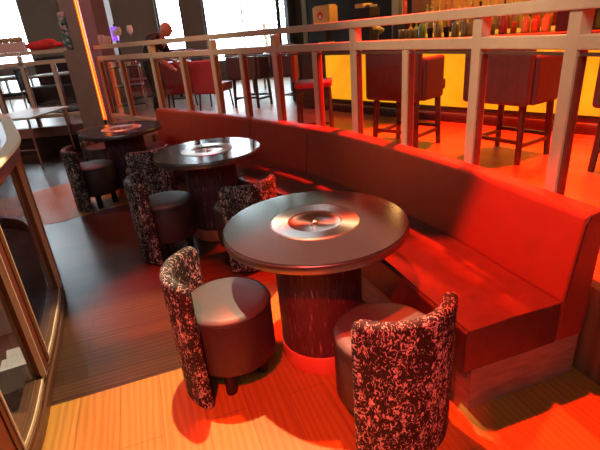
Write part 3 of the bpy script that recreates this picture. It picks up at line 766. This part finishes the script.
# ------------------------------------------------------------------ bending person
def skin_body(name, verts, edges, radii, mt, parent, root=0, sub=2):
    me = bpy.data.meshes.new(name); me.from_pydata(verts, edges, [])
    o = bpy.data.objects.new(name, me); COL.objects.link(o); o.parent = parent; me.materials.append(mt)
    sk = o.modifiers.new('skin', 'SKIN'); sk.use_smooth_shade = True
    for i, r_ in enumerate(radii):
        d_ = me.skin_vertices[0].data[i]; d_.radius = (r_, r_) if not isinstance(r_, tuple) else r_; d_.use_root = (i == root)
    sb = o.modifiers.new('sub', 'SUBSURF'); sb.levels = sub; sb.render_levels = sub
    return o
pr = thing('person', (-2.10, 7.75, FZ+.001), 'person in a black shirt bending over beyond the railing', 'person', -.15)
V = [(-.12, .05, .86), (-.08, .02, 1.02), (.04, -.02, 1.20), (.12, -.03, 1.27),          # pelvis, waist, chest, neck base
     (.20, -.05, 1.33), (.27, -.07, 1.38),                                              # neck, head
     (-.12, -.05, .82), (-.06, -.06, .48), (-.12, -.05, .08), (-.02, -.10, .03),          # leg
     (-.12, .15, .82), (-.06, .16, .48), (-.12, .15, .08), (-.02, .20, .03),
     (.08, -.20, 1.22), (.16, -.26, .99), (.30, -.20, .84),                              # arm
     (.08, .17, 1.22), (.16, .22, .99), (.30, .16, .84)]
Ed = [(0, 1), (1, 2), (2, 3), (3, 4), (4, 5), (0, 6), (6, 7), (7, 8), (8, 9), (0, 10), (10, 11), (11, 12), (12, 13), (3, 14), (14, 15), (15, 16), (3, 17), (17, 18), (18, 19)]
Rd = [.14, .135, .155, .11, .055, .06, .09, .062, .042, .035, .09, .062, .042, .035, .065, .045, .032, .065, .045, .032]
V = [(x, y, z*.94) for x, y, z in V]
body = skin_body('body', V, Ed, Rd, M['skin'], pr)
dg = bpy.context.evaluated_depsgraph_get(); dg.update()
me2 = bpy.data.meshes.new_from_object(body.evaluated_get(dg)); body.modifiers.clear(); body.data = me2
def garment(name, test, off, mt):
    bm = bmesh.new(); bm.from_mesh(me2); bm.normal_update()
    bmesh.ops.delete(bm, geom=[f_ for f_ in bm.faces if not test(f_.calc_center_median())], context='FACES')
    for v_ in bm.verts: v_.co += v_.normal*off
    me = bpy.data.meshes.new(name); bm.to_mesh(me); bm.free(); me.materials.append(mt)
    for p_ in me.polygons: p_.use_smooth = True
    o = bpy.data.objects.new(name, me); COL.objects.link(o); o.parent = pr
garment('shirt', lambda c: c.z > .80 and c.x < .185 and not (c.z < .98 and abs(c.y) > .17 and c.x > .08), .014, M['black_fabric'])
garment('trousers', lambda c: .10 < c.z <= .86 and c.x < .08, .012, M['black_fabric'])
hd = MB().ball((.295, -.07, 1.32), .098, (.95, .80, 1.12), 20).ball((.385, -.075, 1.295), .022, (1, .8, 1), 8).ball((.30, -.152, 1.31), .026, (.7, .3, 1), 8).ball((.30, .012, 1.31), .026, (.7, .3, 1), 8)
hd.build('head', M['skin'], pr, smooth=True)
for sy in (-1, 1):
    MB().ball((.378, -.07+sy*.032, 1.335), .010, n=8).build('eye', M['black'], pr, smooth=True)
    h_ = (.30, -.20 if sy < 0 else .16, .79); hm = MB().ball((h_[0]+.03, h_[1], h_[2]-.02), .04, (1.1, .55, 1), 10)
    for k in range(4): hm.tube([(h_[0]+.05, h_[1]-.024+.016*k, h_[2]-.03), (h_[0]+.085, h_[1]-.026+.017*k, h_[2]-.055), (h_[0]+.10, h_[1]-.026+.017*k, h_[2]-.085+.004*k)], [.009, .008, .007], 6)
    hm.tube([(h_[0]+.02, h_[1]+sy*-.03, h_[2]-.02), (h_[0]+.05, h_[1]+sy*-.05, h_[2]-.04), (h_[0]+.075, h_[1]+sy*-.05, h_[2]-.05)], [.010, .009, .008], 6)
    hm.build('hand', M['skin'], pr, smooth=True)

# ------------------------------------------------------------------ lights
def spot(name, loc, tgt, col, power, deg=60, blend=.3, r=.05):
    ld = bpy.data.lights.new(name, 'SPOT'); ld.color = col; ld.energy = power; ld.spot_size = math.radians(deg); ld.spot_blend = blend; ld.shadow_soft_size = r
    o = bpy.data.objects.new(name, ld); COL.objects.link(o); o.location = loc
    o.rotation_euler = (Vector(tgt)-Vector(loc)).to_track_quat('-Z', 'Y').to_euler(); return o
def point(name, loc, col, power, r=.2):
    ld = bpy.data.lights.new(name, 'POINT'); ld.color = col; ld.energy = power; ld.shadow_soft_size = r
    o = bpy.data.objects.new(name, ld); COL.objects.link(o); o.location = loc; return o
def area(name, loc, tgt, col, power, sx, sy):
    ld = bpy.data.lights.new(name, 'AREA'); ld.shape = 'RECTANGLE'; ld.size = sx; ld.size_y = sy; ld.color = col; ld.energy = power
    o = bpy.data.objects.new(name, ld); COL.objects.link(o); o.location = loc
    o.rotation_euler = (Vector(tgt)-Vector(loc)).to_track_quat('-Z', 'Y').to_euler(); return o
RED = (1, .024, .003)
WARM = (1, .76, .44)
spot('warm_downlight', (-.48, 2.4, 3.5), (-.72, 1.42, 0), WARM, 820, 45, .2, .03)
spot('red_bench_spot', (.10, 2.15, 3.4), (.64, 1.10, 0), (1, .036, .003), 1650, 42, .25, .03)
spot('red_front_spot', (-.5, -.7, 3.3), (-.22, 1.58, .0), RED, 1000, 29, .5, .04)
spot('red_dark_floor_fill', (-.9, 2.7, 4.2), (-.98, 2.65, 0), RED, 1900, 17, .8, .04)  # added overhead in place of the low red light from the bar side
spot('amber_fill', (-.9, 3.0, 4.4), (-1.0, 3.0, 0), (1, .6, .35), 50, 60, 1, .2)  # added soft fill to brighten the dark boards
spot('red_floor_spot', (2.0, 4.4, 4.6), (1.55, 3.7, FZ), RED, 8500, 50, .25, .1)
spot('red_floor_spot', (2.9, 3.2, 4.6), (2.5, 2.6, FZ), RED, 5800, 48, .25, .1)
spot('crimson_spot', (-.75, 4.05, 3.6), (-.72, 4.25, 0), (1, .003, .09), 80, 40, .5, .05)
spot('crimson_spot', (-1.45, 4.75, 3.6), (-1.40, 4.95, 0), (1, .003, .09), 95, 40, .5, .05)
spot('red_column_spot', (-2.2, 8.2, 4.2), (-2.5, 7.2, 1.0), (1, .10, .06), 200, 70, .6, .1)
spot('red_floor_left', (-2.6, 5.8, 4.0), (-2.5, 4.8, 0), (1, .12, .08), 160, 50, .6, .1)
spot('stool_red_spot', (-.6, 6.4, 4.4), (-.8, 6.6, 1.0), (1, .02, .03), 400, 60, .5, .1)
point('bar_lamp', bp(1.4, -.75, 2.5), (1, .58, .16), 36, .1)
point('bar_lamp', bp(.4, -.75, 2.5), (1, .58, .16), 22, .1)
point('bar_lamp', bp(2.5, -.75, 2.5), (1, .58, .16), 36, .1)
spot('rail_fill', (-1.2, .8, 4.4), (1.0, 2.9, 1.62), (1, .76, .46), 560, 30, .8, .2)  # three added fills that brighten the rails, no lamp known there
spot('rail_fill', (-2.6, 2.4, 4.4), (-1.0, 5.7, 1.62), (1, .76, .46), 300, 32, .8, .2)
spot('rail_fill', (-.5, .3, 4.3), (1.32, 1.75, 1.68), (1, .76, .46), 330, 24, .8, .2)
area('room_fill', (-.6, -2.2, 4.0), (-.4, 3.5, .8), (.92, .97, 1), 32, 2.0, 1.0)  # unseen soft fill behind the camera, added to lift the front faces
point('booth_fill', (-2.6, 1.9, 2.3), (1, .9, .82), 14, .15)  # added fill to brighten the inside of the glass screen
area('left_light', (-5.2, 4.6, 4.6), (-4.4, 7.6, .9), (1, .70, .58), 70, 1.5, 1.0)

# ------------------------------------------------------------------ world
w = bpy.data.worlds.new('World'); sc.world = w; w.use_nodes = True
bg = w.node_tree.nodes['Background']; bg.inputs['Color'].default_value = (.80, .95, 1, 1); bg.inputs['Strength'].default_value = 12.0

# ------------------------------------------------------------------ camera
f_px, pit, roll, h = 445.649, .4085, .0855, 1.5884
fw = Vector((0, math.cos(pit), -math.sin(pit))); r0 = Vector((1, 0, 0)); u0 = r0.cross(fw)
r2 = math.cos(roll)*r0-math.sin(roll)*u0; u2 = r2.cross(fw)
cam = bpy.data.cameras.new('camera'); co = bpy.data.objects.new('camera', cam); COL.objects.link(co)
cam.sensor_fit = 'HORIZONTAL'; cam.sensor_width = 36; cam.lens = f_px/600*36; cam.clip_start = .02
co.matrix_world = Matrix(((r2.x, u2.x, -fw.x, 0), (r2.y, u2.y, -fw.y, 0), (r2.z, u2.z, -fw.z, h), (0, 0, 0, 1)))
sc.camera = co
vs = sc.view_settings; vs.view_transform = 'Standard'; vs.look = 'None'; vs.exposure = 0; vs.gamma = 1; vs.use_curve_mapping = False
sc.cycles.use_denoising = True
sc.cycles.sample_clamp_indirect = 4
